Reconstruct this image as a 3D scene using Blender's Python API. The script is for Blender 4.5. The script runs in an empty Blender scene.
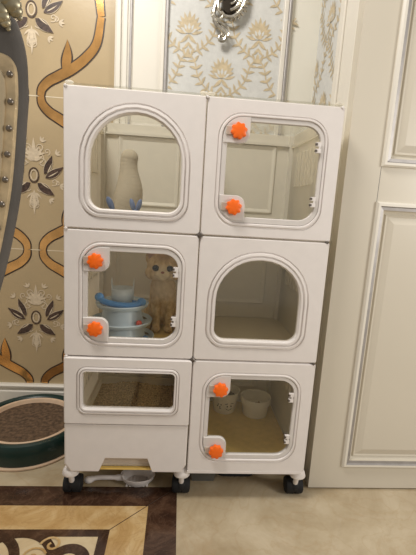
import bpy, bmesh, math, random
from mathutils import Vector, Matrix
random.seed(7)
C = bpy.context.scene.collection
S = bpy.context.scene
PI = math.pi

# ------------------------------------------------------------------ camera
FP = 400.0
pitch, yaw, roll = 0.17794, 0.07681, 0.06169
Fw = Vector((math.sin(yaw)*math.cos(pitch), math.cos(yaw)*math.cos(pitch), -math.sin(pitch)))
Rt = Vector((math.cos(yaw), -math.sin(yaw), 0)); Up = Rt.cross(Fw)
R2 = math.cos(roll)*Rt + math.sin(roll)*Up
U2 = -math.sin(roll)*Rt + math.cos(roll)*Up
cd = bpy.data.cameras.new('camera'); cam = bpy.data.objects.new('camera', cd); C.objects.link(cam)
M = Matrix((R2, U2, -Fw)).transposed().to_4x4(); M.translation = Vector((.31413, -1.1177, .8192+.108))
cam.matrix_world = M
cd.sensor_fit = 'HORIZONTAL'; cd.sensor_width = 36; cd.lens = FP/416*36; cd.clip_start = .02
S.camera = cam

# ------------------------------------------------------------------ light
w = bpy.data.worlds.new('world'); S.world = w; w.use_nodes = True
bg = w.node_tree.nodes['Background']; bg.inputs[0].default_value = (1.0, .93, .84, 1); bg.inputs[1].default_value = .36
def lamp(loc, size, energy):
    ld = bpy.data.lights.new('ceiling_or_fill_lamp', 'AREA'); ld.shape = 'DISK'; ld.size = size; ld.energy = energy; ld.color = (1, .955, .89)
    lo = bpy.data.objects.new('ceiling_or_fill_lamp', ld); C.objects.link(lo); lo.location = loc
    lo.rotation_euler = (Vector((.3, .2, .6))-Vector(loc)).to_track_quat('-Z', 'Y').to_euler()
lamp((-.25, -.52, 2.45), .5, 23)
lamp((2.2, -1.2, 1.25), .6, 17)  # added low fill light, unseen source, brightens the door and lower cells
S.view_settings.view_transform = 'Standard'; S.view_settings.look = 'None'
S.view_settings.exposure = 0.22; S.view_settings.gamma = 1; S.view_settings.use_curve_mapping = False

# ------------------------------------------------------------------ materials
def nt(name):
    m = bpy.data.materials.new(name); m.use_nodes = True
    return m, m.node_tree, m.node_tree.nodes['Principled BSDF']
def srgb(r, g, b):
    f = lambda c: (c/255/12.92 if c/255 <= .04045 else ((c/255+.055)/1.055)**2.4)
    return (f(r), f(g), f(b), 1)
def mat(name, col, rough=.5, metal=0, var=.06, scale=30, bump=0, bscale=200, trans=0, coat=0):
    m, t, p = nt(name)
    n = t.nodes.new('ShaderNodeTexNoise'); n.inputs['Scale'].default_value = scale; n.inputs['Detail'].default_value = 4
    tc = t.nodes.new('ShaderNodeTexCoord'); t.links.new(tc.outputs['Object'], n.inputs['Vector'])
    r = t.nodes.new('ShaderNodeValToRGB')
    r.color_ramp.elements[0].position = .3; r.color_ramp.elements[1].position = .7
    r.color_ramp.elements[0].color = [c*(1-var) for c in col[:3]]+[1]; r.color_ramp.elements[1].color = [min(1, c*(1+var)) for c in col[:3]]+[1]
    t.links.new(n.outputs['Fac'], r.inputs['Fac']); t.links.new(r.outputs['Color'], p.inputs['Base Color'])
    p.inputs['Roughness'].default_value = rough; p.inputs['Metallic'].default_value = metal
    if coat: p.inputs['Coat Weight'].default_value = coat; p.inputs['Coat Roughness'].default_value = .1
    if bump:
        n2 = t.nodes.new('ShaderNodeTexNoise'); n2.inputs['Scale'].default_value = bscale; n2.inputs['Detail'].default_value = 3
        t.links.new(tc.outputs['Object'], n2.inputs['Vector'])
        b = t.nodes.new('ShaderNodeBump'); b.inputs['Strength'].default_value = bump; b.inputs['Distance'].default_value = .004
        t.links.new(n2.outputs['Fac'], b.inputs['Height']); t.links.new(b.outputs['Normal'], p.inputs['Normal'])
    if trans:
        tr = t.nodes.new('ShaderNodeBsdfTranslucent'); mx = t.nodes.new('ShaderNodeMixShader'); mx.inputs[0].default_value = trans
        t.links.new(r.outputs['Color'], tr.inputs['Color'])
        t.links.new(p.outputs[0], mx.inputs[1]); t.links.new(tr.outputs[0], mx.inputs[2])
        t.links.new(mx.outputs[0], t.nodes['Material Output'].inputs['Surface'])
    return m
def pane_mat(name, tint, gloss=1.0):
    m, t, p = nt(name); t.nodes.remove(p)
    a = t.nodes.new('ShaderNodeBsdfTransparent'); a.inputs[0].default_value = tint
    g = t.nodes.new('ShaderNodeBsdfGlossy'); g.inputs['Roughness'].default_value = .06; g.inputs['Color'].default_value = (gloss, gloss, gloss, 1)
    lw = t.nodes.new('ShaderNodeLayerWeight'); lw.inputs['Blend'].default_value = .5
    pw = t.nodes.new('ShaderNodeMath'); pw.operation = 'POWER'; pw.inputs[1].default_value = 5; t.links.new(lw.outputs['Facing'], pw.inputs[0])
    f = t.nodes.new('ShaderNodeMath'); f.operation = 'MULTIPLY_ADD'; f.inputs[1].default_value = .95; f.inputs[2].default_value = .04; t.links.new(pw.outputs[0], f.inputs[0])
    nz = t.nodes.new('ShaderNodeTexNoise'); nz.inputs['Scale'].default_value = 9
    b = t.nodes.new('ShaderNodeBump'); b.inputs['Strength'].default_value = .06; b.inputs['Distance'].default_value = .01
    tc = t.nodes.new('ShaderNodeTexCoord'); t.links.new(tc.outputs['Object'], nz.inputs['Vector'])
    t.links.new(nz.outputs['Fac'], b.inputs['Height']); t.links.new(b.outputs['Normal'], g.inputs['Normal'])
    mx = t.nodes.new('ShaderNodeMixShader'); t.links.new(f.outputs[0], mx.inputs[0])
    t.links.new(a.outputs[0], mx.inputs[1]); t.links.new(g.outputs[0], mx.inputs[2])
    t.links.new(mx.outputs[0], t.nodes['Material Output'].inputs['Surface'])
    return m
def marble(name, c0, c1, c2, scale=3, rough=.14, vein=None):
    m, t, p = nt(name)
    tc = t.nodes.new('ShaderNodeTexCoord')
    n = t.nodes.new('ShaderNodeTexNoise'); n.inputs['Scale'].default_value = scale; n.inputs['Detail'].default_value = 9; n.inputs['Roughness'].default_value = .62
    n.inputs['Distortion'].default_value = 1.6
    t.links.new(tc.outputs['Object'], n.inputs['Vector'])
    r = t.nodes.new('ShaderNodeValToRGB'); e = r.color_ramp.elements
    e[0].position = .3; e[0].color = c0; e[1].position = .7; e[1].color = c2
    k = e.new(.5); k.color = c1
    t.links.new(n.outputs['Fac'], r.inputs['Fac'])
    out = r.outputs['Color']
    if vein:
        n2 = t.nodes.new('ShaderNodeTexNoise'); n2.inputs['Scale'].default_value = scale*1.7; n2.inputs['Detail'].default_value = 6; n2.inputs['Distortion'].default_value = 2.5
        t.links.new(tc.outputs['Object'], n2.inputs['Vector'])
        r2 = t.nodes.new('ShaderNodeValToRGB'); e2 = r2.color_ramp.elements
        e2[0].position = .47; e2[0].color = (0, 0, 0, 1); e2[1].position = .53; e2[1].color = (0, 0, 0, 1)
        k2 = e2.new(.5); k2.color = (.22, .22, .22, 1)
        t.links.new(n2.outputs['Fac'], r2.inputs['Fac'])
        mx = t.nodes.new('ShaderNodeMixRGB'); mx.inputs[2].default_value = vein
        t.links.new(r2.outputs['Color'], mx.inputs[0]); t.links.new(out, mx.inputs[1]); out = mx.outputs[0]
    t.links.new(out, p.inputs['Base Color']); p.inputs['Roughness'].default_value = rough
    return m

WHITE = mat('white_plastic', (.76, .715, .69, 1), .38, var=.02, trans=0)
CLEARW = pane_mat('frosted_acrylic', (.93, .93, .91, 1))
BACKW = mat('white_plastic_back', (.86, .82, .74, 1), .45, var=.02, trans=.2)
WHITET = mat('white_plastic_thin', (.92, .89, .82, 1), .42, var=.02, trans=.75)
DOORW = mat('white_door_plastic', (.74, .70, .67, 1), .3, var=.02, trans=.12)
PANE = pane_mat('clear_acrylic', (.985, .98, .955, 1))
ORANGE = mat('orange_plastic', (.95, .155, .008, 1), .35, var=.05)
BLACK = mat('black_rubber', (.006, .006, .007, 1), .75)
STEELD = mat('dark_connector', (.12, .10, .085, 1), .4, .4)
CREAM = mat('cream_lacquer', (.62, .57, .475, 1), .34, var=.015, scale=4)
CREAMW = mat('ivory_paint', (.76, .72, .64, 1), .4, var=.02, scale=5)
CREAMP = mat('cream_panel', (.77, .745, .66, 1), .45, var=.02, scale=5)
SILVER = mat('silver_trim', (.40, .38, .37, 1), .5, .6, var=.1)
SILVERC = mat('antique_silver', (.62, .58, .50, 1), .22, .95, var=.3, scale=60, bump=.2, bscale=120)
TILE = mat('beige_tile', (.475, .365, .215, 1), .3, var=.05, scale=5, bump=.05, bscale=60)
GROUT = mat('tile_joint', (.75, .66, .5, 1), .6)
GOLD = mat('mirror_gold', (.76, .42, .15, 1), .17, .85, var=.3, scale=14, bump=.25, bscale=9)  # colour noise imitates uneven room reflections in the gold
INK = mat('dark_inlay', (.045, .028, .02, 1), .35)
LEAFD = mat('brown_leaf_inlay', (.07, .042, .032, 1), .4, var=.5, scale=120)
PEARL = mat('pearl_inlay', (.66, .55, .40, 1), .35, var=.12, scale=90)
PAPER = mat('pale_wallpaper', (.64, .64, .615, 1), .6, var=.05, scale=60, bump=.1, bscale=300)
PAPERG = mat('gold_damask', (.57, .47, .31, 1), .5, var=.15, scale=80)
FLOORM = marble('beige_marble', srgb(160, 142, 112), srgb(180, 164, 136), srgb(196, 182, 156), 2.6, .1, srgb(166, 138, 100))
MARB2 = marble('golden_marble', srgb(168, 132, 82), srgb(190, 158, 108), srgb(208, 182, 138), 7, .15, srgb(135, 95, 50))
MARBD = marble('brown_marble', srgb(42, 27, 20), srgb(64, 44, 33), srgb(92, 68, 52), 9, .14, srgb(120, 95, 75))
PEAR2 = marble('pale_marble', srgb(186, 165, 128), srgb(202, 182, 146), srgb(214, 198, 164), 6, .14)
GREEN = mat('dark_green_plastic', (.003, .024, .020, 1), .35, var=.1)
LIP = mat('cream_lip', (.66, .48, .33, 1), .5)
PAD = mat('brown_scratch_pad', (.115, .072, .042, 1), .9, var=.55, scale=70, bump=.6, bscale=160)
LITTER = mat('tofu_litter', (.50, .37, .20, 1), .9, var=.55, scale=170, bump=.9, bscale=170)
STRAW = mat('straw_mat', (.66, .47, .15, 1), .6, var=.08, scale=40)
YELLOW = mat('yellow_card', (.80, .56, .16, 1), .6)
TOYB = mat('pale_blue_plastic', (.50, .61, .72, 1), .35, var=.03)
TOYD = mat('blue_plastic', (.07, .26, .60, 1), .35, var=.05)
CROWN = mat('frosted_plastic', (.80, .85, .88, 1), .35, trans=.5)
HOLE = mat('dark_slot', (.08, .08, .085, 1), .6)
RED = mat('red_ball', (.65, .05, .03, 1), .35)
PLUSH = mat('pale_plush', (.47, .41, .315, 1), .8, var=.06, scale=20, bump=.3, bscale=250)
PLUSHB = mat('blue_plush', (.20, .27, .48, 1), .8, var=.1, bump=.3, bscale=250)
BOWL = mat('white_ceramic', (.80, .76, .66, 1), .25, var=.02)
KIBD = mat('dark_kibble', (.07, .052, .025, 1), .8, var=.6, scale=120, bump=1, bscale=130)
KIBB = mat('brown_kibble', (.22, .11, .05, 1), .7, var=.3)
GREY = mat('grey_plastic', (.13, .13, .12, 1), .5)
DGREY = mat('charcoal_fabric', (.03, .03, .03, 1), .8, bump=.3)
VELVET = mat('grey_velvet', (.105, .096, .088, 1), .75, var=.15, scale=18, bump=.15, bscale=150)
UPH = mat('cream_upholstery', (.47, .385, .255, 1), .7, var=.04, scale=14, bump=.1, bscale=200)
BEAD = mat('champagne_trim', (.60, .47, .29, 1), .4, .3, var=.2, scale=50)
STUD = mat('pewter_stud', (.22, .19, .16, 1), .28, .9)
CARVE = mat('silver_gilt_carving', (.36, .32, .22, 1), .32, .7, var=.4, scale=40)

# ------------------------------------------------------------------ helpers
def tag(o, label=None, cat=None, group=None, kind=None):
    if label: o['label'] = label
    if cat: o['category'] = cat
    if group: o['group'] = group
    if kind: o['kind'] = kind
    return o
def thing(name, label, cat, loc, rz=0, group=None):
    o = bpy.data.objects.new(name, None); C.objects.link(o); o.location = loc; o.rotation_euler = (0, 0, rz)
    o.empty_display_size = .05
    return tag(o, label, cat, group)
def obj(name, bm, mats, parent=None, smooth=False, angle=35, bevel=0, fix=True):
    """link bm as one mesh object; bm is in world coordinates unless parent-local (things without rotation: subtract base)"""
    if fix: bmesh.ops.recalc_face_normals(bm, faces=bm.faces)
    me = bpy.data.meshes.new(name); bm.to_mesh(me); bm.free()
    o = bpy.data.objects.new(name, me); C.objects.link(o)
    for m in (mats if isinstance(mats, (list, tuple)) else [mats]): me.materials.append(m)
    if parent:
        p = Vector((0, 0, 0)); q = parent
        while q: p += q.location; q = q.parent
        o.parent = parent; o.location = -p
        # put geometry in the parent's frame so that origins sit on their thing
        me.transform(Matrix.Translation(-p)); o.location = (0, 0, 0)
    if smooth:
        for f in me.polygons: f.use_smooth = True
        try: me.set_sharp_from_angle(angle=math.radians(angle))
        except Exception: pass
    if bevel:
        b = o.modifiers.new('bevel', 'BEVEL'); b.width = bevel; b.segments = 2; b.limit_method = 'ANGLE'
    return o
def center(o):
    """move a parentless mesh's origin to the base centre of its bounds"""
    me = o.data; vs = [v.co for v in me.vertices]
    c = Vector(((min(v.x for v in vs)+max(v.x for v in vs))/2, (min(v.y for v in vs)+max(v.y for v in vs))/2, min(v.z for v in vs)))
    me.transform(Matrix.Translation(-c)); o.location = c
    return o
def struct(name, bm, mats, **k):
    o = obj(name, bm, mats, **k); o['kind'] = 'structure'; return o
def box(bm, x0, x1, y0, y1, z0, z1, mi=0):
    v = [bm.verts.new((x, y, z)) for x in (x0, x1) for y in (y0, y1) for z in (z0, z1)]
    for f in ((0, 1, 3, 2), (4, 6, 7, 5), (0, 4, 5, 1), (2, 3, 7, 6), (0, 2, 6, 4), (1, 5, 7, 3)):
        bm.faces.new([v[i] for i in f]).material_index = mi
def bx(*a, mi=0):
    bm = bmesh.new(); box(bm, *a, mi=mi); return bm
def rrect(cx, cz, hw, hh, rt, rb=None, n=8):
    if rb is None: rb = rt
    out = []
    for (sx, sz, a0, r) in ((1, 1, 0, rt), (-1, 1, 90, rt), (-1, -1, 180, rb), (1, -1, 270, rb)):
        r = max(min(r, hw, hh), .0005)
        for i in range(n+1):
            a = math.radians(a0+90*i/n)
            out.append((cx+sx*(hw-r)+r*math.cos(a), cz+sz*(hh-r)+r*math.sin(a)))
    return out
def lerp(A, B, t): return [(a[0]*(1-t)+b[0]*t, a[1]*(1-t)+b[1]*t) for a, b in zip(A, B)]
def stack(bm, loops, close=False, cap0=False, cap1=False, P=None, mi=None):
    """loops: list of (2D loop, depth); P maps (u, v, d) to 3D; bridges neighbours"""
    P = P or (lambda u, v, d: (u, d, v))
    rings = [[bm.verts.new(P(u, v, d)) for u, v in L] for L, d in loops]
    n = len(rings[0]); m = len(rings)
    for k in range(m if close else m-1):
        A, B = rings[k], rings[(k+1) % m]
        for i in range(n):
            f = bm.faces.new((A[i], A[(i+1) % n], B[(i+1) % n], B[i]))
            if mi: f.material_index = mi[k]
    if cap0: bm.faces.new(rings[0])
    if cap1:
        f = bm.faces.new(rings[-1])
        if mi: f.material_index = mi[-1]
def lathe(bm, prof, cx, cy, n=32, sx=1, sy=1, mi=None):
    """prof: (r, z) list; r=0 ends close to a pole"""
    rings = []
    for r, z in prof:
        if r < 1e-6: rings.append([bm.verts.new((cx, cy, z))])
        else: rings.append([bm.verts.new((cx+r*sx*math.cos(2*PI*i/n), cy+r*sy*math.sin(2*PI*i/n), z)) for i in range(n)])
    for k in range(len(rings)-1):
        A, B = rings[k], rings[k+1]
        for i in range(n):
            j = (i+1) % n
            if len(A) == 1 and len(B) == 1: continue
            if len(A) == 1: f = bm.faces.new((A[0], B[i], B[j]))
            elif len(B) == 1: f = bm.faces.new((A[i], A[j], B[0]))
            else: f = bm.faces.new((A[i], A[j], B[j], B[i]))
            if mi: f.material_index = mi[k]
def ball(bm, c, r, sx=1, sy=1, sz=1, seg=20, rings=12, rot=None):
    m = Matrix.Diagonal((r*sx, r*sy, r*sz, 1))
    if rot: m = rot.to_4x4() @ m
    bmesh.ops.create_uvsphere(bm, u_segments=seg, v_segments=rings, radius=1, matrix=Matrix.Translation(c) @ m)
def tube(bm, pts, rad, n=10, cap=True):
    pts = [Vector(p) for p in pts]; rings = []
    for i, p in enumerate(pts):
        d = (pts[min(i+1, len(pts)-1)]-pts[max(i-1, 0)]).normalized()
        a = d.cross(Vector((0, 0, 1)) if abs(d.z) < .9 else Vector((1, 0, 0))).normalized(); b = d.cross(a)
        r = rad[i] if isinstance(rad, (list, tuple)) else rad
        rings.append([bm.verts.new(p+(a*math.cos(2*PI*k/n)+b*math.sin(2*PI*k/n))*r) for k in range(n)])
    for A, B in zip(rings, rings[1:]):
        for k in range(n): bm.faces.new((A[k], A[(k+1) % n], B[(k+1) % n], B[k]))
    if cap: bm.faces.new(rings[0]); bm.faces.new(rings[-1])
def capsule(bm, a, b, ra, rb):
    a, b = Vector(a), Vector(b)
    for k in range(9):
        t = k/8; ball(bm, a.lerp(b, t), ra*(1-t)+rb*t, seg=12, rings=8)
def spline(pts, m=8):
    out = []
    P = [Vector(p) for p in pts]; P = [P[0]*2-P[1]]+P+[P[-1]*2-P[-2]]
    for i in range(1, len(P)-2):
        for k in range(m):
            t = k/m
            out.append(.5*((2*P[i])+(-P[i-1]+P[i+1])*t+(2*P[i-1]-5*P[i]+4*P[i+1]-P[i+2])*t*t+(-P[i-1]+3*P[i]-3*P[i+1]+P[i+2])*t**3))
    out.append(P[-2]); return out
# flat ornament on a plane: Pm maps (u, v, d) to 3D
def leaf(bm, Pm, u, v, ang, L, W, bend=0, d=.0, mi=0, n=9):
    up, lo = [], []; d = d+random.uniform(0, .00045)
    for i in range(n+1):
        t = i/n; a = ang+bend*t
        x = u+L*t*math.cos(ang+bend*t*.5); y = v+L*t*math.sin(ang+bend*t*.5)
        h = W*.5*math.sin(PI*t**.8)
        up.append((x-math.sin(a)*h, y+math.cos(a)*h)); lo.append((x+math.sin(a)*h, y-math.cos(a)*h))
    A = [bm.verts.new(Pm(x, y, d)) for x, y in up]; B = [bm.verts.new(Pm(x, y, d)) for x, y in lo]
    for i in range(n): bm.faces.new((A[i], A[i+1], B[i+1], B[i])).material_index = mi
def ribbon(bm, Pm, pts, wid, d=0, mi=0):
    A, B = [], []; d = d+random.uniform(0, .0002)
    for i, p in enumerate(pts):
        t = (pts[min(i+1, len(pts)-1)]-pts[max(i-1, 0)]); t = Vector((t.x, t.y)).normalized()
        ww = (wid[i] if isinstance(wid, (list, tuple)) else wid)/2
        A.append(bm.verts.new(Pm(p.x-t.y*ww, p.y+t.x*ww, d))); B.append(bm.verts.new(Pm(p.x+t.y*ww, p.y-t.x*ww, d)))
    for i in range(len(A)-1): bm.faces.new((A[i], A[i+1], B[i+1], B[i])).material_index = mi
def curl(u, v, ang, r, turns=1.2, s=1, n=18):
    """spiral line starting at (u, v) heading ang, winding with sign s"""
    out = []; x, y, a = u, v, ang
    step = r*2*PI*turns*.62/n
    for i in range(n+1):
        out.append(Vector((x, y, 0))); x += math.cos(a)*step; y += math.sin(a)*step
        a += s*step/(r*(1-.8*i/n)); step *= .985
    return out

# ------------------------------------------------------------------ setting
BZ = .108; W = .37; H = .368; D = .475
YB = .565; XR = .82
bm = bmesh.new(); box(bm, -1.6, 2.2, -2.6, 1.2, -.05, 0); struct('floor', bm, FLOORM)
bm = bmesh.new(); box(bm, -1.6, .034, YB, YB+.1, 0, 2.65, 0); box(bm, .034, XR+.1, YB, YB+.1, 0, 2.65, 1)
for z in (.108+.005, .108+.597, .108+1.194, .108+1.79):
    box(bm, -1.6, .034, YB-.0006, YB+.01, z-.0015, z+.0015, 2)
for x in (-.565,): box(bm, x-.001, x+.001, YB-.0006, YB+.01, 0, 2.65, 2)
struct('wall_back', bm, [TILE, CREAMP, GROUT])
struct('wall_right', bx(XR, XR+.1, .11, YB, 0, 2.65), CREAMP)
# baseboard with a moulded top edge
def base_prof(y): return [(y, 0), (y-.018, 0), (y-.018, .085), (y-.012, .09), (y-.012, .1), (y-.02, .104), (y-.022, .112), (y-.016, .118), (y, .118)]
bm = bmesh.new(); pr = base_prof(YB)
a = [bm.verts.new((-1.6, y, z)) for y, z in pr]; b = [bm.verts.new((.034, y, z)) for y, z in pr]
for i in range(len(pr)): bm.faces.new((a[i], a[(i+1) % len(pr)], b[(i+1) % len(pr)], b[i]))
bm.faces.new(a); bm.faces.new(b); struct('baseboard_back', bm, CREAMW)
# white moulded pilaster between the tiles and the panelling, with a silver line
bm = bmesh.new()
box(bm, .034, .102, YB-.014, YB, 0, 2.65, 0); box(bm, .040, .058, YB-.024, YB-.014, 0, 2.65, 0); box(bm, .064, .082, YB-.020, YB-.014, 0, 2.65, 0)
box(bm, .090, .099, YB-.022, YB-.014, 0, 2.65, 1); struct('trim_1', bm, [CREAMW, SILVER], bevel=.004)
struct('trim_2', bx(.102, .220, YB-.008, YB, 0, 2.65), CREAMW)
bm = bmesh.new(); box(bm, .208, .222, YB-.024, YB-.008, 0, 2.65, 0); box(bm, .222, .2335, YB-.02, YB, 0, 2.65, 1); struct('trim_3', bm, [CREAMW, SILVER], bevel=.003)
bm = bmesh.new(); box(bm, .672, .690, YB-.018, YB, 0, 2.65, 0); box(bm, .690, .700, YB-.024, YB, 0, 2.65, 1); box(bm, .700, .708, YB-.014, YB, 0, 2.65, 0)
struct('trim_4', bm, [CREAMW, SILVER], bevel=.003)

# damask wallpaper
def damask(bm, Pm, u0, v0, k=1.0):
    d = .0012
    for i, a in enumerate((-78, -58, -38, -19, 0, 19, 38, 58, 78)):
        L = .062*k*(1-.0035*abs(a)) ; leaf(bm, Pm, u0, v0, math.radians(90-a), L, .016*k, 0, d, 1)
    for a in (-60, -30, 0, 30, 60): leaf(bm, Pm, u0, v0-.012*k, math.radians(90-a), .034*k, .012*k, 0, d+.0004, 0)
    for a in (-50, -20, 20, 50): leaf(bm, Pm, u0, v0-.012*k, math.radians(90-a), .024*k, .007*k, 0, d+.0008, 1)
    for s in (-1, 1):
        leaf(bm, Pm, u0, v0-.014*k, math.radians(-90+s*28), .045*k, .012*k, s*.6, d, 1)
        leaf(bm, Pm, u0, v0-.006*k, math.radians(-90+s*70), .05*k, .012*k, s*.9, d, 1)
        leaf(bm, Pm, u0, v0-.04*k, math.radians(-90+s*18), .034*k, .009*k, s*.8, d, 1)
        # garland running up and out to the next motif
        pts = spline([(u0+s*.012*k, v0-.075*k, 0), (u0+s*.05*k, v0-.055*k, 0), (u0+s*.085*k, v0-.015*k, 0), (u0+s*.10*k, v0+.035*k, 0), (u0+s*.128*k, v0+.07*k, 0)], 6)
        ribbon(bm, Pm, pts, .0045*k, d, 1)
        for q in range(3, len(pts)-1, 3):
            t = pts[q+1]-pts[q]; a = math.atan2(t.y, t.x)
            for e in (-1, 1): leaf(bm, Pm, pts[q].x, pts[q].y, a+e*.75, .028*k, .009*k, e*.7, d, 1)
    leaf(bm, Pm, u0, v0-.06*k, -PI/2, .032*k, .012*k, 0, d, 1)
bm = bmesh.new(); box(bm, .2335, .672, YB-.006, YB, 0, 2.65, 0)
Pb = lambda u, v, dd: (u, YB-.006-dd, v)
for r in range(8):
    for c in range(-1, 3):
        u = .312+.272*c+(.136 if r % 2 else 0); v = BZ+1.295-.42+.15*r
        if .29 < u < .62: damask(bm, Pb, u, v, 1.08)
# motifs cut by the panel edge: keep only what lies on the paper
for r in range(8):
    for c in range(-1, 3):
        u = .312+.272*c+(.136 if r % 2 else 0); v = BZ+1.295-.42+.15*r
        if not .29 < u < .62 and .15 < u < .78:
            b2 = bmesh.new(); damask(b2, Pb, u, v, 1.08)
            kill = [f for f in b2.faces if any(not .236 < q.co.x < .669 for q in f.verts)]
            bmesh.ops.delete(b2, geom=kill, context='FACES')
            me = bpy.data.meshes.new('tmp'); b2.to_mesh(me); b2.free(); bm.from_mesh(me); bpy.data.meshes.remove(me)
struct('trim_5', bm, [PAPER, PAPERG], fix=False)
bm = bmesh.new(); box(bm, XR-.004, XR, .285, YB-.01, 0, 2.65, 0)
Pr = lambda u, v, dd: (XR-.004-dd, u, v)
for r in range(10):
    b2 = bmesh.new(); damask(b2, Pr, .42 if r % 2 == 0 else .29, BZ+.9+.15*r, .98)
    if r % 2: damask(b2, Pr, .55, BZ+.9+.15*r, .98)
    kill = [f for f in b2.faces if any(not .288 < q.co.y < YB-.012 for q in f.verts)]
    bmesh.ops.delete(b2, geom=kill, context='FACES')
    me = bpy.data.meshes.new('tmp'); b2.to_mesh(me); b2.free(); bm.from_mesh(me); bpy.data.meshes.remove(me)
struct('trim_6', bm, [PAPER, PAPERG], fix=False)
# white jamb casing on the return wall
bm = bmesh.new()
box(bm, XR-.018, XR, .11, .285, 0, 2.65); box(bm, XR-.026, XR-.018, .235, .275, 0, 2.65); box(bm, XR-.024, XR-.018, .125, .165, 0, 2.65)
struct('trim_7', bm, CREAMW, bevel=.003)

# tile ornament: ogee bands of mirror gold with dark edges, one rosette per tile
Pt = lambda u, v, dd: (u, YB-.0012-dd, v)
bm = bmesh.new()
half = [(.030, 0), (.036, .028), (.062, .056), (.10, .078), (.15, .108), (.20, .15), (.24, .205), (.256, .297)]
def ogee(cx, z, s, up):
    pts = spline([(cx+s*u, z+up*v, 0) for u, v in half], 7)
    wd = [.024+.011*math.sin(PI*min(1, i/len(pts)*1.0)) for i in range(len(pts))]
    ribbon(bm, Pt, pts, [q+.010 for q in wd], .0, 1); ribbon(bm, Pt, pts, wd, .001, 0)
for zc in (.005, .597, 1.194, 1.79):
    for cx in (-.275, -.275-.572):
        for s in (-1, 1):
            for up in (-1, 1):
                if BZ+zc+up*.29 < .1: continue
                b0 = bmesh.new(); bm, keep = b0, bm
                ogee(cx, BZ+zc, s, up)
                kill = [f for f in bm.faces if any(v.co.x > .032 or v.co.z < .119 for v in f.verts)]
                bmesh.ops.delete(bm, geom=kill, context='FACES')
                me = bpy.data.meshes.new('tmp'); bm.to_mesh(me); bm.free(); bm = keep; bm.from_mesh(me); bpy.data.meshes.remove(me)
                if up == 1:     # pointed spur where the band turns
                    for g, d, mi in ((.046, .0002, 1), (.034, .0012, 0)):
                        leaf(bm, Pt, cx+s*.118, BZ+zc+.085, math.radians(90-s*16), .125, g, s*.35, d, mi)
struct('trim_8', bm, [GOLD, INK], fix=False)
def rosette(bm, cx, cz):
    # dark leaves: two pairs rising to the sides, one pair below
    for s in (-1, 1):
        for (a, L, wd, u, v) in ((60, .080, .026, .040, .012), (26, .085, .028, .044, -.002), (-40, .080, .032, .014, -.024)):
            an = math.radians(a) if s > 0 else PI-math.radians(a)
            leaf(bm, Pt, cx+s*u, cz+v, an, L, wd+.005, s*(.25 if a > 0 else .2), .0010, 0)
            leaf(bm, Pt, cx+s*u, cz+v, an, L, wd, s*(.25 if a > 0 else .2), .0018, 1)
            leaf(bm, Pt, cx+s*(u+.012), cz+v+.004, an, L*.55, .0045, s*.2, .0026, 0)
        for (u, v, a, r, tn, g) in ((.01, .06, 60, .022, 1.2, -1), (.02, .052, 20, .024, 1.3, 1), (.055, .085, 30, .014, 1.2, 1), (.01, .11, 80, .016, 1.2, -1),
                                    (.012, -.05, -40, .022, 1.2, 1), (.01, -.085, -70, .018, 1.2, -1), (.07, -.03, -15, .016, 1.2, 1), (.085, -.012, 10, .011, 1.1, -1)):
            an = math.radians(a) if s > 0 else PI-math.radians(a)
            ribbon(bm, Pt, curl(cx+s*u, cz+v, an, r, tn, g*s), .0034, .0006, 0)
        for (a, L) in ((20, .04), (45, .045), (70, .05)):
            an = math.radians(a) if s > 0 else PI-math.radians(a)
            leaf(bm, Pt, cx, cz+.062, an, L, .012, s*.3, .0005, 0)
        for (a, L) in ((-30, .035), (-62, .045)):
            an = math.radians(a) if s > 0 else PI-math.radians(a)
            leaf(bm, Pt, cx+s*.004, cz-.062, an, L, .007, -s*.5, .0005, 0)
            ribbon(bm, Pt, curl(cx+s*.006, cz-.07+.0004*a, an, .02, 1.1, -s), .003, .0006, 0)
    for a in range(-75, 76, 25):
        leaf(bm, Pt, cx+.012*math.sin(math.radians(a)), cz+.085, math.radians(90-a), .036, .010, 0, .0007, 0)
    for s in (-1, 1):
        for (u, v, a) in ((.085, .09, 40), (.1, -.03, -10), (.06, -.085, -35), (.03, .135, 60)):
            for e in (-.7, 0, .7): leaf(bm, Pt, cx+s*u, cz+v, (math.radians(a) if s > 0 else PI-math.radians(a))+e, .022, .008, 0, .0007, 0)
    leaf(bm, Pt, cx, cz+.06, PI/2, .09, .016, 0, .0006, 0); leaf(bm, Pt, cx, cz-.05, -PI/2, .1, .014, 0, .0006, 0)
    ov = [Vector((cx+.019*math.cos(t*PI/12), cz+.006+.028*math.sin(t*PI/12), 0)) for t in range(25)]
    ribbon(bm, Pt, ov, .0045, .0014, 1)
    ov = [Vector((cx+.012*math.cos(t*PI/12), cz+.006+.02*math.sin(t*PI/12), 0)) for t in range(25)]
    ribbon(bm, Pt, ov, .0045, .0014, 0)
k = 9
for cx in (-.275, -.847):
    for cz in (.303, .89, 1.49):
        bm = bmesh.new(); rosette(bm, cx, BZ+cz); struct('trim_%d' % k, bm, [PEARL, LEAFD], fix=False); k += 1

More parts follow.
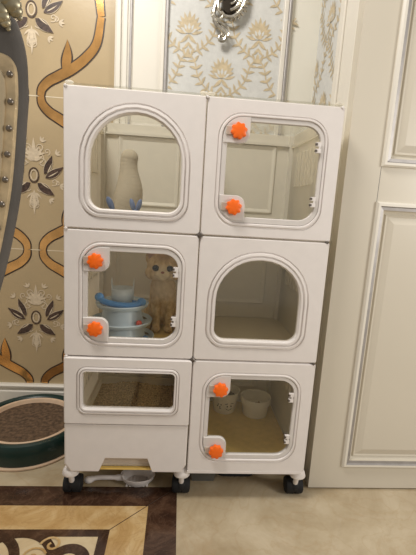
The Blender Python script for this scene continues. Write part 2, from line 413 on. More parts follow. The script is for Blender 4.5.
# floor inlays
Pf = lambda u, v, dd: (u, v, .0006+dd)
def slab(name, quads, m, z1=.0012):
    bm = bmesh.new()
    for x0, x1, y0, y1 in quads: box(bm, x0, x1, y0, y1, -.01, z1)
    return struct(name, bm, m)
slab('trim_21', [(-1.6, .345, -.018, .067), (.257, .345, -2.6, -.018)], MARBD)
slab('trim_22', [(-1.6, .257, -.109, -.018), (.156, .257, -2.6, -.109)], MARB2)
slab('trim_23', [(-1.6, .156, -2.6, -.109)], PEAR2)
bm = bmesh.new()
box(bm, -1.6, .156, -.134, -.109, 0, .0018); box(bm, .128, .156, -2.6, -.134, 0, .0018)
def ann(cx, cy, r, wd, a0, a1, z):
    pts = [Vector((cx+r*math.cos(math.radians(a0+(a1-a0)*i/40)), cy+r*math.sin(math.radians(a0+(a1-a0)*i/40)), 0)) for i in range(41)]
    ribbon(bm, Pf, pts, wd, z)
ann(-.17, -.225, .10, .026, 0, 360, .0013); ann(-.075, -.225, .10, .026, 0, 360, .0017); ann(.065, -.215, .042, .03, 0, 360, .0015)
ann(-.36, -.225, .10, .026, 0, 360, .0013)
struct('trim_24', bm, MARBD)
bm = bmesh.new()
ribbon(bm, Pf, curl(.004, -.19, 2.2, .034, 1.3, 1), .006, .0026)
ribbon(bm, Pf, curl(-.02, -.16, 1.2, .03, 1.2, -1), .007, .0023); struct('trim_25', bm, MARB2)
# joint lines at the mitred corner and in the marble
bm = bmesh.new()
ribbon(bm, Pf, [Vector((.156, -.109, 0)), Vector((.345, .067, 0))], .0022, .0009)
struct('trim_26', bm, INK)

# the lacquered door on the right, with two raised and fielded panels
DY = .066
bm = bmesh.new()
X0, X1, Z1 = .79, 1.66, 2.12
PX0, PX1 = .90, 1.55
rects = [(PX0, PX1, .092, .965), (PX0, PX1, 1.075, 1.96)]
zs = [.006, .092, .965, 1.075, 1.96, Z1]
box(bm, X0, PX0, DY, DY+.042, .006, Z1); box(bm, PX1, X1, DY, DY+.042, .006, Z1)
for a, b in ((.006, .092), (.965, 1.075), (1.96, Z1)): box(bm, PX0, PX1, DY, DY+.042, a, b)
for x0, x1, z0, z1 in rects:
    def rr(i): return [(x0+i, z0+i), (x1-i, z0+i), (x1-i, z1-i), (x0+i, z1-i)]
    L = [(rr(-.004), DY), (rr(-.004), DY-.006), (rr(.001), DY-.011), (rr(.008), DY-.011), (rr(.011), DY-.005), (rr(.020), DY-.004), (rr(.022), DY+.004), (rr(.030), DY+.008),
         (rr(.034), DY+.003), (rr(.04), DY+.005), (rr(.06), DY-.001)]
    stack(bm, L, cap1=True, mi=[1, 1, 1, 2, 2, 0, 0, 0, 0, 0, 0])
box(bm, .8965, .8975, DY-.0004, DY+.002, .966, 1.071, 3)
struct('door_1', bm, [CREAM, CREAMW, SILVER, HOLE], bevel=0)

# ------------------------------------------------------------------ the cat cabinet
cab = thing('cat_cabinet', 'white plastic six-cell cat cabinet on black castors with clear windows and orange knobs', 'cabinet', (W, D/2, 0))
def P3(i, j): return i*W+.0, BZ+j*H
def outer(i, j, ins=0, z0=.0015, z1=None):
    x, z = P3(i, j); z1 = H-.0015 if z1 is None else z1
    xa, xb = (x-.002, x+W-.0015) if i == 0 else (x+.0015, x+W+.004)
    return rrect((xa+xb)/2, z+(z0+z1)/2, (xb-xa)/2-ins, (z1-z0)/2-ins, .005)
def sh(i, j, x0, x1, z0, z1, rt, rb):
    x, z = P3(i, j)
    return rrect(x+(x0+x1)/2, z+(z0+z1)/2, (x1-x0)/2, (z1-z0)/2, rt, rb)
def panel(i, j, ring, opn, window, z0=.0015, z1=None, y0=0):
    bm = bmesh.new(); o1 = outer(i, j, 0, z0, z1); o2 = outer(i, j, .003, z0, z1)
    if window:
        prof = [(-.14, 0), (-.06, .0035), (.02, .0035), (.12, -.003), (.36, -.004), (.46, .001), (.56, .001), (.64, -.0045), (.86, -.0045), (1, .004)]
    else:
        prof = [(-.12, 0), (-.05, .0025), (.02, .0025), (.14, -.002), (.30, -.002), (.38, .001), (.40, .006)]
    L = [(o1, y0+.018), (o1, y0+.004), (o2, y0)]
    L += [(lerp(ring, opn, t), y0+d) for t, d in prof]
    L += [(lerp(ring, opn, prof[-1][0]), y0+.018)]
    stack(bm, L, close=True)
    p = obj('front_panel', bm, WHITE, cab, smooth=True, angle=40)
    return p
def pane(par, loop, y, name='window_pane'):
    bm = bmesh.new(); stack(bm, [(loop, y), (loop, y+.002)], cap0=True, cap1=True)
    o = obj(name, bm, PANE, par); o['label'] = 'clear acrylic pane'; return o
def window(i, j, ring, opn, **k):
    p = panel(i, j, ring, opn, True, **k)
    big = lerp(ring, opn, .8); pane(p, big, .008+k.get('y0', 0))
def knob(par, x, z):
    bm = bmesh.new(); n = 64
    def star(r, a): return [(x+(r+a*math.cos(8*2*PI*q/n))*math.cos(2*PI*q/n+.2), z+(r+a*math.cos(8*2*PI*q/n))*math.sin(2*PI*q/n+.2)) for q in range(n)]
    stack(bm, [(star(.0205, .0018), -.004), (star(.021, .002), -.012), (star(.0195, .0017), -.016), (star(.014, .0008), -.018), (star(.006, .0), -.0185)], cap0=True, cap1=True)
    o = obj('knob', bm, ORANGE, par, smooth=True, angle=40); o['label'] = 'orange scalloped knob'
def cell_door(i, j, ring, opn, knobs, hinges):
    panel(i, j, ring, opn, False)
    bm = bmesh.new(); t = lambda q: lerp(ring, opn, q)
    stack(bm, [(t(.41), .012), (t(.41), .0025), (t(.46), .001), (t(.93), .001), (t(1), .004), (t(1), .012)], close=True)
    for (kx, kz) in knobs:      # the tab that carries each knob
        up = kz > H/2; x, z = P3(i, j)
        ox = min(u for u, v in opn); oz = (max(v for u, v in opn) if up else min(v for u, v in opn))
        xa, xb = ox-.012, ox+.060
        za, zb = (oz-.058, oz+.012) if up else (oz-.012, oz+.058)
        r = .026
        # rounded only at the corner that points into the window
        pts = [(xa, za), (xb, za), (xb, zb), (xa, zb)]
        cor = 1 if up else 2; L = []
        for q, (u, v) in enumerate(pts):
            opp = 3 if up else 0
            if q not in (cor, opp): L.append((u, v)); continue
            rr, sx = (r, 1) if q == cor else (.052, -1)
            sz = (-1 if up else 1) if q == cor else (1 if up else -1)
            cx = u-sx*rr; cz = v-sz*rr; a0 = {(1, 1): 0, (-1, 1): 90, (-1, -1): 180, (1, -1): 270}[(sx, sz)]
            L += [(cx+rr*math.cos(math.radians(a0+90*s/8)), cz+rr*math.sin(math.radians(a0+90*s/8))) for s in range(9)]
        mx = sum(u for u, v in L)/len(L); mz = sum(v for u, v in L)/len(L)
        In = [(mx+(u-mx)*.95, mz+(v-mz)*.95) for u, v in L]
        stack(bm, [(L, .010), (L, .001), (In, -.0022)], cap0=True, cap1=True)
    d = obj('door', bm, DOORW, cab, smooth=True, angle=30)
    pane(d, lerp(ring, opn, .85), .006)
    for (kx, kz) in knobs:
        x, z = P3(i, j)
        b = bmesh.new(); box(b, x+kx-.034, x+kx-.006, -.0045, -.002, z+kz-.010, z+kz+.012)
        o = obj('latch_slot', b, LATCH, d, bevel=.003)
        knob(d, x+kx, z+kz)
    for (hx, hz) in hinges:
        x, z = P3(i, j); b = bmesh.new()
        for e in (-.0085, .0085): box(b, x+hx-.004, x+hx+.010, -.0045, .004, z+hz+e-.0055, z+hz+e+.0055)
        for e in (-.0085, .0085): box(b, x+hx-.006, x+hx-.0005, -.0052, .002, z+hz+e-.003, z+hz+e+.003, 1)
        tube(b, [(x+hx+.006, -.002, z+hz-.012), (x+hx+.006, -.002, z+hz+.012)], .003)
        obj('hinge', b, [WHITE, STEELD], d)
LATCH = mat('latch_recess', (.58, .50, .42, 1), .5)
window(0, 2, sh(0, 2, .041, .332, .032, .332, .144, .055), sh(0, 2, .066, .310, .057, .308, .121, .034))
cell_door(1, 2, sh(1, 2, .036, .336, .030, .330, .062, .062), sh(1, 2, .060, .317, .057, .310, .045, .045), ((.088, .283), (.088, .083)), ((.307, .256), (.307, .110)))
cell_door(0, 1, sh(0, 1, .040, .334, .034, .334, .062, .062), sh(0, 1, .063, .314, .060, .309, .042, .042), ((.086, .282), (.087, .087)), ((.305, .26), (.305, .115)))
window(1, 1, sh(1, 1, .034, .328, .041, .328, .142, .055), sh(1, 1, .057, .304, .066, .304, .118, .032))
window(0, 0, sh(0, 0, .037, .333, .190, .338, .026, .026), sh(0, 0, .052, .319, .208, .324, .013, .013), z0=.157, y0=-.005)
cell_door(1, 0, sh(1, 0, .035, .336, .037, .330, .062, .062), sh(1, 0, .058, .316, .062, .310, .045, .045), ((.088, .280), (.087, .077)), ((.304, .257), (.304, .118)))
# litter drawer front with its cut-out handle
bm = bmesh.new(); x0, z0 = 0, BZ
sil = [(-.001, .154), (-.001, .022), (.016, -.003), (.098, -.003), (.116, .042), (.252, .042), (.268, -.003), (.352, -.003), (.367, .022), (.367, .154)]
sil = [(u, z0+v) for u, v in sil]
cxm, czm = .185, z0+.09
ins = [(u+(.004 if u < cxm else -.004), v+(-.002 if v > z0+.15 else .003)) for u, v in sil]
stack(bm, [(sil, .016), (sil, .001), (ins, -.001)], cap0=True, cap1=True)
o = obj('drawer', bm, WHITE, cab)
b = bmesh.new(); box(b, .02, .35, .02, .43, z0-.004, z0+.004); box(b, .02, .35, .02, .024, z0, z0+.06)
obj('drawer_tray', b, LATCH, o)
b = bmesh.new(); box(b, .10, .268, .008, .02, z0-.001, z0+.003); q = obj('drawer_rail', b, YELLOW, o); q['label'] = 'yellow strip along the drawer bottom'

# shelves, dividers, sides, backs
for i in (0, 1):
    for j in range(4):
        z = BZ+j*H
        nm = 'shelf' if 0 < j < 3 else ('top_panel' if j == 3 else 'base_panel')
        b = bmesh.new(); x0 = i*W+.004; x1 = (i+1)*W-.004
        if j == 0 and i == 0: box(b, x0, x1, .018, D-.004, z+.006, z+.012)
        else: box(b, x0, x1, .018, D-.004, z-.003, z+.005)
        if j == 3:
            b.free(); b = bx(x0, x1, .001, D, z-.001, z+.004)
        o = obj(nm, b, CLEARW if j == 3 else WHITET, cab)
        if j == 3: o['label'] = 'see-through frosted top sheet'
def slotted(x, j, slots=True):
    b = bmesh.new(); z = BZ+j*H; x0, x1 = x-.003, x+.003
    ya, yb, za, zb = .18, .40, z+.175, z+.285
    if not slots: box(b, x0, x1, .02, D-.004, z+.006, z+H-.004); return b
    box(b, x0, x1, .02, ya, z+.006, z+H-.004); box(b, x0, x1, yb, D-.004, z+.006, z+H-.004)
    box(b, x0, x1, ya, yb, z+.006, za); box(b, x0, x1, ya, yb, zb, z+H-.004)
    n = 6; st = (yb-ya)/n
    for q in range(n): box(b, x0-.004, x1+.004, ya+q*st+.014, ya+(q+1)*st, za-.004, zb+.004)
    return b
for j in range(3):
    for x in (.0045, 2*W-.0045):
        b = slotted(x, j)
        z = BZ+j*H; s = 1 if x < .3 else -1
        box(b, min(x, x+s*.012), max(x, x+s*.012), .02, D-.004, z+.318, z+.326)      # inner rib
        obj('side_panel', b, WHITET, cab)
    obj('divider_panel', slotted(W, j, False), WHITET, cab)
    for i in (0, 1):
        b = bmesh.new(); x, z = P3(i, j)
        box(b, x+.004, x+W-.004, D-.004, D+.002, z+.006, z+H-.004)
        L0 = rrect(x+W/2, z+H/2+.01, .118, .13, .006, None, 2); L1 = rrect(x+W/2, z+H/2+.01, .110, .122, .005, None, 2)
        L2 = rrect(x+W/2, z+H/2+.01, .100, .112, .004, None, 2)
        stack(b, [(L0, D-.004), (lerp(L0, L1, .5), D-.010), (L1, D-.010), (L2, D-.005)], cap1=True)
        box(b, x+.006, x+.022, D-.022, D-.004, z+.006, z+H-.006); box(b, x+W-.022, x+W-.006, D-.022, D-.004, z+.006, z+H-.006)
        box(b, x+.006, x+W-.006, D-.016, D-.004, z+H-.045, z+H-.036)
        obj('back_panel', b, BACKW, cab)
# corner connectors
for i in range(3):
    for j in range(4):
        if j == 0: continue
        x, z = i*W, BZ+j*H; r = .0085 if (i == 1 and j < 3) else .005
        if i == 0: x += .004
        if i == 2: x -= .004
        if j == 3: z -= .004
        b = bmesh.new(); L = [(x+r, z), (x, z+r), (x-r, z), (x, z-r)]; L2 = [(x+(u-x)*.6, z+(v-z)*.6) for u, v in L]
        stack(b, [(L, .01), (L, -.0015), (L2, -.003)], cap0=True, cap1=True)
        o = obj('connector', b, STEELD if (i == 1 and j < 3) or (i == 2 and j < 3) else WHITE, cab)
        if i == 1 and j < 3: o['label'] = 'dark diamond shaped connector'
# small clip nubs along the top front edge
for x in (.012, .36, .38, .728):
    b = bmesh.new(); ball(b, (x, .008, BZ+3*H+.006), .007, 1.6, .8, .7, 12, 8); obj('clip', b, WHITET, cab, smooth=True)
# base frame and castors
b = bmesh.new()
for x0, x1 in ((.37, .735),): box(b, x0+.002, x1, -.001, .014, BZ-.004, BZ+.004)
box(b, .006, .012, .03, .43, BZ-.012, BZ+.004); box(b, .728, .734, .03, .43, BZ-.012, BZ+.004); box(b, .362, .378, .03, .43, BZ-.012, BZ+.004); box(b, .01, .73, .40, .43, BZ-.012, BZ+.004)
obj('base_frame', b, WHITE, cab)
def caster(x, y):
    b = bmesh.new()
    lathe(b, [(0, BZ+.006), (.014, BZ+.004), (.022, BZ-.008), (.026, BZ-.022), (.024, BZ-.026), (0, BZ-.026)], x, y, 20, 1, .85)
    c = obj('caster', b, WHITE, cab, smooth=True, angle=50)
    b = bmesh.new(); tube(b, [(x, y, BZ-.024), (x, y+.012, .048)], .0085, 14); obj('stem', b, WHITE, c, smooth=True)
    b = bmesh.new()
    for s in (-1, 1):
        prof = [(0, s*.001), (.025, s*.001), (.0275, s*.003), (.0275, s*.019), (.025, s*.0235), (.016, s*.0255), (0, s*.0265)]
        rings = []
        for r, h in prof:
            rings.append([b.verts.new((x+h*.9+ (h*.25), y+.03+r*math.cos(2*PI*q/24), .0275+r*math.sin(2*PI*q/24))) for q in range(24)] if r else [b.verts.new((x+h*1.15, y+.03, .0275))])
        for A, B in zip(rings, rings[1:]):
            for q in range(24):
                p = (q+1) % 24
                if len(A) == 1: b.faces.new((A[0], B[q], B[p]))
                elif len(B) == 1: b.faces.new((A[q], A[p], B[0]))
                else: b.faces.new((A[q], A[p], B[p], B[q]))
    o = obj('wheel', b, BLACK, c, smooth=True); o['label'] = 'black twin wheel'
    b = bmesh.new(); ball(b, (x, y+.026, .033), .026, .86, 1.0, .9, 16, 10); obj('wheel_hood', b, BLACK, c, smooth=True)
for x in (.012, .357, .732):
    for y in (.022, .42): caster(x, y)

# ------------------------------------------------------------------ inside the cells
# straw coloured mats
b = bx(W+.012, 2*W-.012, .024, D-.03, BZ+.0055, BZ+.010)
tag(center(obj('floor_mat', b, STRAW)), 'straw yellow mat lining the cell that holds the two bowls', 'mat')
FZ = BZ+H+.0055
b = bx(.012, W-.012, .024, D-.03, FZ, FZ+.004)
tag(center(obj('floor_mat', b, STRAW)), 'straw yellow mat under the cat and the track toy', 'mat')
FZ += .0045
# litter tray with its litter
b = bmesh.new(); x0, x1, y0, y1, z0, z1 = .026, .344, .034, .41, BZ+.0125, BZ+.12
def tr(x, y, z): return (x, y, z)
Lo = lambda e, z: ([(x0+e, y0+e), (x1-e, y0+e), (x1-e, y1-e), (x0+e, y1-e)], z)
stack(b, [Lo(.008, z0), Lo(0, BZ+.114), Lo(-.006, BZ+.114), Lo(-.006, BZ+.120), Lo(.004, BZ+.120), Lo(.012, z0+.006)], cap0=True, cap1=True, P=lambda u, v, d: (u, v, d))
tag(center(obj('litter_tray', b, WHITET)), 'white open tray of litter behind the low wide window', 'litter tray')
b = bmesh.new(); nx, ny = 70, 80; vs = []
for a in range(nx+1):
    for c in range(ny+1):
        u, v = a/nx, c/ny
        h = BZ+.088+.012*v**1.2+.008*math.sin(7*u+2)*math.sin(5*v)+random.uniform(-.003, .003)
        if a in (0, nx) or c in (0, ny): h = min(h, BZ+.095)
        vs.append(b.verts.new((x0+.007+u*(x1-x0-.014), y0+.007+v*(y1-y0-.014), h)))
for a in range(nx):
    for c in range(ny):
        i = a*(ny+1)+c; b.faces.new((vs[i], vs[i+ny+1], vs[i+ny+2], vs[i+1]))
ext = [b.verts.new((x, y, z0+.02)) for x, y in ((x0+.014, y0+.014), (x1-.014, y0+.014), (x1-.014, y1-.014), (x0+.014, y1-.014))]
b.faces.new(ext)
tag(center(obj('cat_litter', b, LITTER, smooth=False)), 'tan granular cat litter heaped in the tray', 'cat litter', kind='stuff')

# bowls
def bowl(x, y, r, h, label, style):
    z = BZ+.0105
    t = thing('food_bowl', label, 'bowl', (x, y, z))
    b = bmesh.new()
    if style == 0: pr = [(0, z), (r*.70, z), (r*.74, z+.004), (r*.97, z+h-.004), (r, z+h), (r*.97, z+h+.001), (r*.92, z+h-.004), (r*.70, z+.012), (0, z+.008)]
    else: pr = [(0, z), (r*.80, z), (r*.84, z+.006), (r*.90, z+h*.62), (r*1.0, z+h*.66), (r*1.02, z+h-.003), (r*1.0, z+h), (r*.93, z+h-.002), (r*.86, z+h*.55), (r*.80, z+h*.45), (0, z+h*.42)]
    lathe(b, pr, x, y, 40); obj('body', b, BOWL, t, smooth=True)
    return t, z
t, z = bowl(.527, .375, .059, .088, 'white food bowl with printed cat face, filled with dark kibble', 0)
# printed face: dots, whiskers and a small mouth wrapped on the bowl
b = bmesh.new()
def onbowl(a, hh):
    rr = .059*(.74+.23*hh)+.0004; a = math.radians(a)
    return Vector((.527+rr*math.cos(a), .375+rr*math.sin(a), z+.004+.080*hh))
for a, hh, s in ((-118, .36, .003), (-112, .5, .0025), (-84, .42, .003), (-66, .42, .003), (-125, .5, .0025), (-130, .4, .003)): ball(b, onbowl(a, hh), s, seg=8, rings=6)
for (a, h0), (c, h1) in (((-90, .28), (-75, .2)), ((-75, .2), (-60, .28)), ((-95, .55), (-82, .58)), ((-68, .58), (-55, .55)), ((-122, .25), (-112, .3))):
    tube(b, [onbowl(a+(c-a)*q/4, h0+(h1-h0)*q/4) for q in range(5)], .0011, 6)
o = obj('print', b, DGREY, t); o['label'] = 'small dark printed face'
b = bmesh.new(); lathe(b, [(0, z+.066), (.02, z+.064), (.038, z+.058), (.044, z+.052), (.040, z+.032), (0, z+.032)], .527, .375, 30)
for q in range(46):
    a, r = random.uniform(0, 2*PI), .042*math.sqrt(random.random()); ball(b, (.527+r*math.cos(a), .375+r*math.sin(a), z+.066-.1*r*1.6), .0055, 1, 1, .6, 7, 5)
tag(center(obj('kibble', b, KIBD)), 'dark kibble heaped in the printed bowl', 'cat food', kind='stuff')
t, z = bowl(.648, .350, .059, .075, 'white food bowl with deep rim, nearly empty, nearer the cell side', 1)
b = bmesh.new()
for q, (dx, dy) in enumerate(((-.012, -.006), (.004, .008), (.012, -.004), (-.002, -.016), (.016, .014), (-.02, .012))): ball(b, (.648+dx, .350+dy, z+.0375), .006, 1.4, .8, .8, 8, 6, Matrix.Rotation(q, 3, 'Z'))
tag(center(obj('kibble', b, KIBB)), 'few brown bits of kibble left in the rimmed bowl', 'cat food', kind='stuff')

# tiered ball-track toy
TX, TY = .143, .135
toy = thing('track_toy', 'pale blue tiered ball track toy standing beside the cat', 'cat toy', (TX, TY, FZ))
def tier(r, z, h, top):
    b = bmesh.new()
    lathe(b, [(0, z), (r-.014, z), (r-.004, z+.004), (r, z+.014), (r-.002, z+.017), (r-.005, z+.014), (r-.012, z+.007), (r-.026, z+.006), (r-.030, z+.012), (top, z+h), (0, z+h)], TX, TY, 48)
    o = obj('tier', b, TOYB, toy, smooth=True, angle=50)
    for a0 in (200, 255, 310, 20, 90, 150):     # dark gaps in the track floor
        b = bmesh.new(); A, B = [], []
        for q in range(9):
            a = math.radians(a0+30*q/8)
            A.append(b.verts.new((TX+(r-.013)*math.cos(a), TY+(r-.013)*math.sin(a), z+.0085))); B.append(b.verts.new((TX+(r-.025)*math.cos(a), TY+(r-.025)*math.sin(a), z+.0085)))
        for q in range(8): b.faces.new((A[q], A[q+1], B[q+1], B[q]))
        q = obj('track_gap', b, HOLE, o)
tier(.104, FZ, .056, .066); tier(.096, FZ+.054, .056, .058); tier(.083, FZ+.108, .020, .05)
b = bmesh.new(); zt = FZ+.128
pts = [(TX-.066, TY-.034, zt+.020), (TX-.045, TY-.044, zt+.011), (TX, TY-.050, zt+.004), (TX+.045, TY-.044, zt+.005), (TX+.062, TY-.034, zt+.010)]
tube(b, spline([(x, y, z-.007) for x, y, z in pts], 5), .0095, 14)
for e, zz in ((-.066, .022), (.063, .011)): ball(b, (TX+e, TY-.033, zt+zz-.006), .0145, 1, .9, .95)
ball(b, (TX+.038, TY-.03, zt-.018), .013, 1, .8, 1.2)
tube(b, [(TX+.04, TY-.024, zt+.008), (TX+.038, TY-.028, zt-.018)], .007)
o = obj('rocker', b, TOYD, toy, smooth=True); o['label'] = 'bright blue curved bar with round ends'
b = bmesh.new(); n = 40; A, B = [], []
for q in range(n):
    a = 2*PI*q/n; ear = max(0, math.cos(2*(a))) ** 6
    hh = .030+.030*ear
    A.append((TX+.034*math.cos(a), TY+.034*math.sin(a), zt)); B.append((TX+(.036)*math.cos(a), TY+.036*math.sin(a), zt+.012+hh))
A = [b.verts.new(p) for p in A]; B = [b.verts.new(p) for p in B]
for q in range(n): b.faces.new((A[q], A[(q+1) % n], B[(q+1) % n], B[q]))
o = obj('crown', b, CROWN, toy, smooth=True); sm = o.modifiers.new('s', 'SOLIDIFY'); sm.thickness = .002; o['label'] = 'frosted cup with two ear points'
def toyball(r, a, z, m, label):
    a = math.radians(a); b = bmesh.new(); ball(b, (TX+r*math.cos(a), TY+r*math.sin(a), z+.0095), .0095)
    tag(center(obj('toy_ball', b, m, smooth=True)), label, 'ball')
toyball(.0765, -40, FZ+.060+.0005, RED, 'red ball lying in the middle track of the tiered toy')
toyball(.0845, -22, FZ+.006+.0005, TOYD, 'dark blue ball lying in the lowest track of the toy')

# cat
cx, cy = .268, .265
cat = thing('cat', 'golden tan kitten sitting upright behind the clear door, facing out', 'cat', (cx, cy, FZ))
b = bmesh.new(); V = Vector
ball(b, (cx-.002, cy+.045, FZ+.062), .062, .95, 1.05, 1.0)          # haunches
ball(b, (cx-.002, cy+.02, FZ+.115), .052, .95, .95, 1.2)
ball(b, (cx-.003, cy+.0, FZ+.150), .044, 1.02, .9, 1.15)            # chest
capsule(b, (cx-.004, cy, FZ+.165), (cx-.006, cy-.012, FZ+.215), .038, .034)
for s in (-1, 1):
    capsule(b, (cx+s*.026-.002, cy-.008, FZ+.135), (cx+s*.021, cy-.03, FZ+.03), .021, .0135)
    capsule(b, (cx+s*.021, cy-.03, FZ+.03), (cx+s*.021, cy-.036, FZ+.013), .0135, .0135)
    ball(b, (cx+s*.021, cy-.046, FZ+.0125), .0165, .95, 1.25, .75)
    ball(b, (cx+s*.048, cy+.03, FZ+.045), .036, .6, 1.2, 1.15)      # thighs
    capsule(b, (cx+s*.05, cy+.02, FZ+.013), (cx+s*.05, cy-.026, FZ+.0115), .0135, .0125)
hx, hy, hz = cx-.004, cy-.024, FZ+.226
K = 1.2                                                             # kitten: a big head
def hb(dx, dy, dz, r, *a, **k): ball(b, (hx+dx*K, hy+dy*K, hz+dz*K), r*K, *a, **k)
hb(0, 0, 0, .045, 1.06, .9, .92)
for s in (-1, 1):
    hb(s*.024, -.012, -.016, .026, 1.05, .9, .85)
    hb(s*.009, -.036, -.0165, .012, 1, .85, .8)
    for q in range(9):
        tt = q/8; hb(s*(.030+.014*tt), .004-.004*tt, .022+.032*tt, .019*(1-tt)**.85+.0035, 1, .38, 1, 12, 8)
hb(0, -.037, -.004, .010, .9, .9, 1.3); hb(0, -.033, -.027, .011, 1.1, .8, .6)
tp = spline([(cx+.02, cy+.1, FZ+.02), (cx+.06, cy+.09, FZ+.014), (cx+.072, cy+.04, FZ+.013)], 6)
for p, r in zip(tp, [.015]*len(tp)): ball(b, p, .0125, seg=10, rings=8)
me = bpy.data.meshes.new('raw'); b.to_mesh(me); b.free(); raw = bpy.data.objects.new('raw', me); C.objects.link(raw)
rm = raw.modifiers.new('r', 'REMESH'); rm.mode = 'VOXEL'; rm.voxel_size = .0028
sm = raw.modifiers.new('s', 'SMOOTH'); sm.factor = .5; sm.iterations = 4
dg = bpy.context.evaluated_depsgraph_get(); dg.update()
me2 = bpy.data.meshes.new_from_object(raw.evaluated_get(dg)); bpy.data.objects.remove(raw); bpy.data.meshes.remove(me)
me2.name = 'body'
me2.transform(Matrix.Translation((-cx, -cy, -FZ)))
for f in me2.polygons: f.use_smooth = True
# fur: golden tan with a paler chest and muzzle, ticked with fine dark hairs (coordinates in the cat's own frame)
m, t, p = nt('golden_fur')
tc = t.nodes.new('ShaderNodeTexCoord')
n1 = t.nodes.new('ShaderNodeTexNoise'); n1.inputs['Scale'].default_value = 60; n1.inputs['Detail'].default_value = 6
mp = t.nodes.new('ShaderNodeMapping'); mp.inputs['Scale'].default_value = (1.3, 1, .8)
t.links.new(tc.outputs['Object'], mp.inputs['Vector']); t.links.new(mp.outputs[0], n1.inputs['Vector'])
r1 = t.nodes.new('ShaderNodeValToRGB'); e = r1.color_ramp.elements
e[0].position = .28; e[0].color = (.42, .27, .12, 1); e[1].position = .68; e[1].color = (.70, .53, .31, 1)
t.links.new(n1.outputs['Fac'], r1.inputs['Fac'])
def blob(c, rad):
    vm = t.nodes.new('ShaderNodeVectorMath'); vm.operation = 'DISTANCE'; vm.inputs[1].default_value = c
    t.links.new(tc.outputs['Object'], vm.inputs[0])
    mr = t.nodes.new('ShaderNodeMapRange'); mr.inputs['From Min'].default_value = rad*.45; mr.inputs['From Max'].default_value = rad
    mr.inputs['To Min'].default_value = 1; mr.inputs['To Max'].default_value = 0; t.links.new(vm.outputs['Value'], mr.inputs['Value']); return mr.outputs[0]
prev = r1.outputs['Color']
HX, HY, HZ = -.004, -.024, .226
for c, rad, col, amt in (((HX, HY-.05, HZ-.024), .042, (.84, .72, .52, 1), .85), ((0, -.05, .15), .055, (.80, .66, .45, 1), .6), ((HX, HY-.02, HZ+.05), .042, (.24, .13, .05, 1), .8),
                         ((HX-.046, HY-.01, HZ+.05), .024, (.26, .14, .07, 1), .7), ((HX+.046, HY-.01, HZ+.05), .024, (.26, .14, .07, 1), .7),
                         ((HX-.024, HY-.05, HZ+.014), .013, (.80, .66, .45, 1), .7), ((HX+.024, HY-.05, HZ+.014), .013, (.80, .66, .45, 1), .7)):
    mx = t.nodes.new('ShaderNodeMixRGB'); mu = t.nodes.new('ShaderNodeMath'); mu.operation = 'MULTIPLY'; mu.inputs[1].default_value = amt
    t.links.new(blob(c, rad), mu.inputs[0]); t.links.new(mu.outputs[0], mx.inputs[0]); t.links.new(prev, mx.inputs[1]); mx.inputs[2].default_value = col; prev = mx.outputs[0]
t.links.new(prev, p.inputs['Base Color']); p.inputs['Roughness'].default_value = .85
bp = t.nodes.new('ShaderNodeBump'); bp.inputs['Strength'].default_value = .5; bp.inputs['Distance'].default_value = .003
t.links.new(n1.outputs['Fac'], bp.inputs['Height']); t.links.new(bp.outputs[0], p.inputs['Normal'])
me2.materials.clear(); me2.materials.append(m)
bo = bpy.data.objects.new('body', me2); C.objects.link(bo); bo.parent = cat
EYE = mat('dark_eye', (.012, .010, .008, 1), .06, var=.1); IRIS = mat('olive_iris', (.10, .09, .03, 1), .2); NOSE = mat('pink_nose', (.33, .13, .09, 1), .5)
INEAR = mat('pink_ear', (.42, .25, .17, 1), .8)
for s in (-1, 1):
    b = bmesh.new(); hb(s*.0195, -.0365, .001, .0088, 1.1, .7, .98); o = obj('eye', b, EYE, cat, smooth=True); o['label'] = 'large dark round eye'
    b = bmesh.new()
    for q in range(6): tt = q/5; hb(s*(.032+.0105*tt), -.0045-.003*tt, .028+.020*tt, .0095*(1-tt)+.002, 1, .3, 1, 10, 6)
    obj('inner_ear', b, INEAR, cat, smooth=True)
b = bmesh.new(); hb(0, -.0465, -.009, .0042, 1.2, .7, .8); obj('nose', b, NOSE, cat, smooth=True)

# pale soft toy with blue feet in the top cell
px, py, pz = .137, .26, BZ+2*H+.0055
pl = thing('soft_toy', 'pale soft toy with two blue feet in the cell under cabinet top', 'soft toy', (px, py, pz))
b = bmesh.new()
for q in range(15):
    tt = q/14; ball(b, (px-.012+.016*tt+.006*math.sin(5*tt), py+.02, pz+.052+.165*tt), .049-.019*tt+.004*math.sin(6*tt), 1, .85, 1)
for s in (-1, 1): capsule(b, (px+s*.026-.006, py-.01, pz+.026), (px+s*.036-.004, py-.085, pz+.024), .022, .018)
obj('body', b, PLUSH, pl, smooth=True)
for s in (-1, 1):
    b = bmesh.new(); c = V((px+s*.036, py-.098, pz+.03))
    ball(b, c, .019, .8, .7, 1.2)
    if s > 0:
        for e in (-1, 1): ball(b, c+V((e*.010, 0, .035)), .009, .9, .8, 2.2, rot=Matrix.Rotation(e*.3, 3, 'Y'))
    else:
        ball(b, c+V((-.006, 0, .035)), .011, .9, .8, 2.1, rot=Matrix.Rotation(-.45, 3, 'Y'))
    o = obj('foot', b, PLUSHB, pl, smooth=True); o['label'] = 'blue foot'

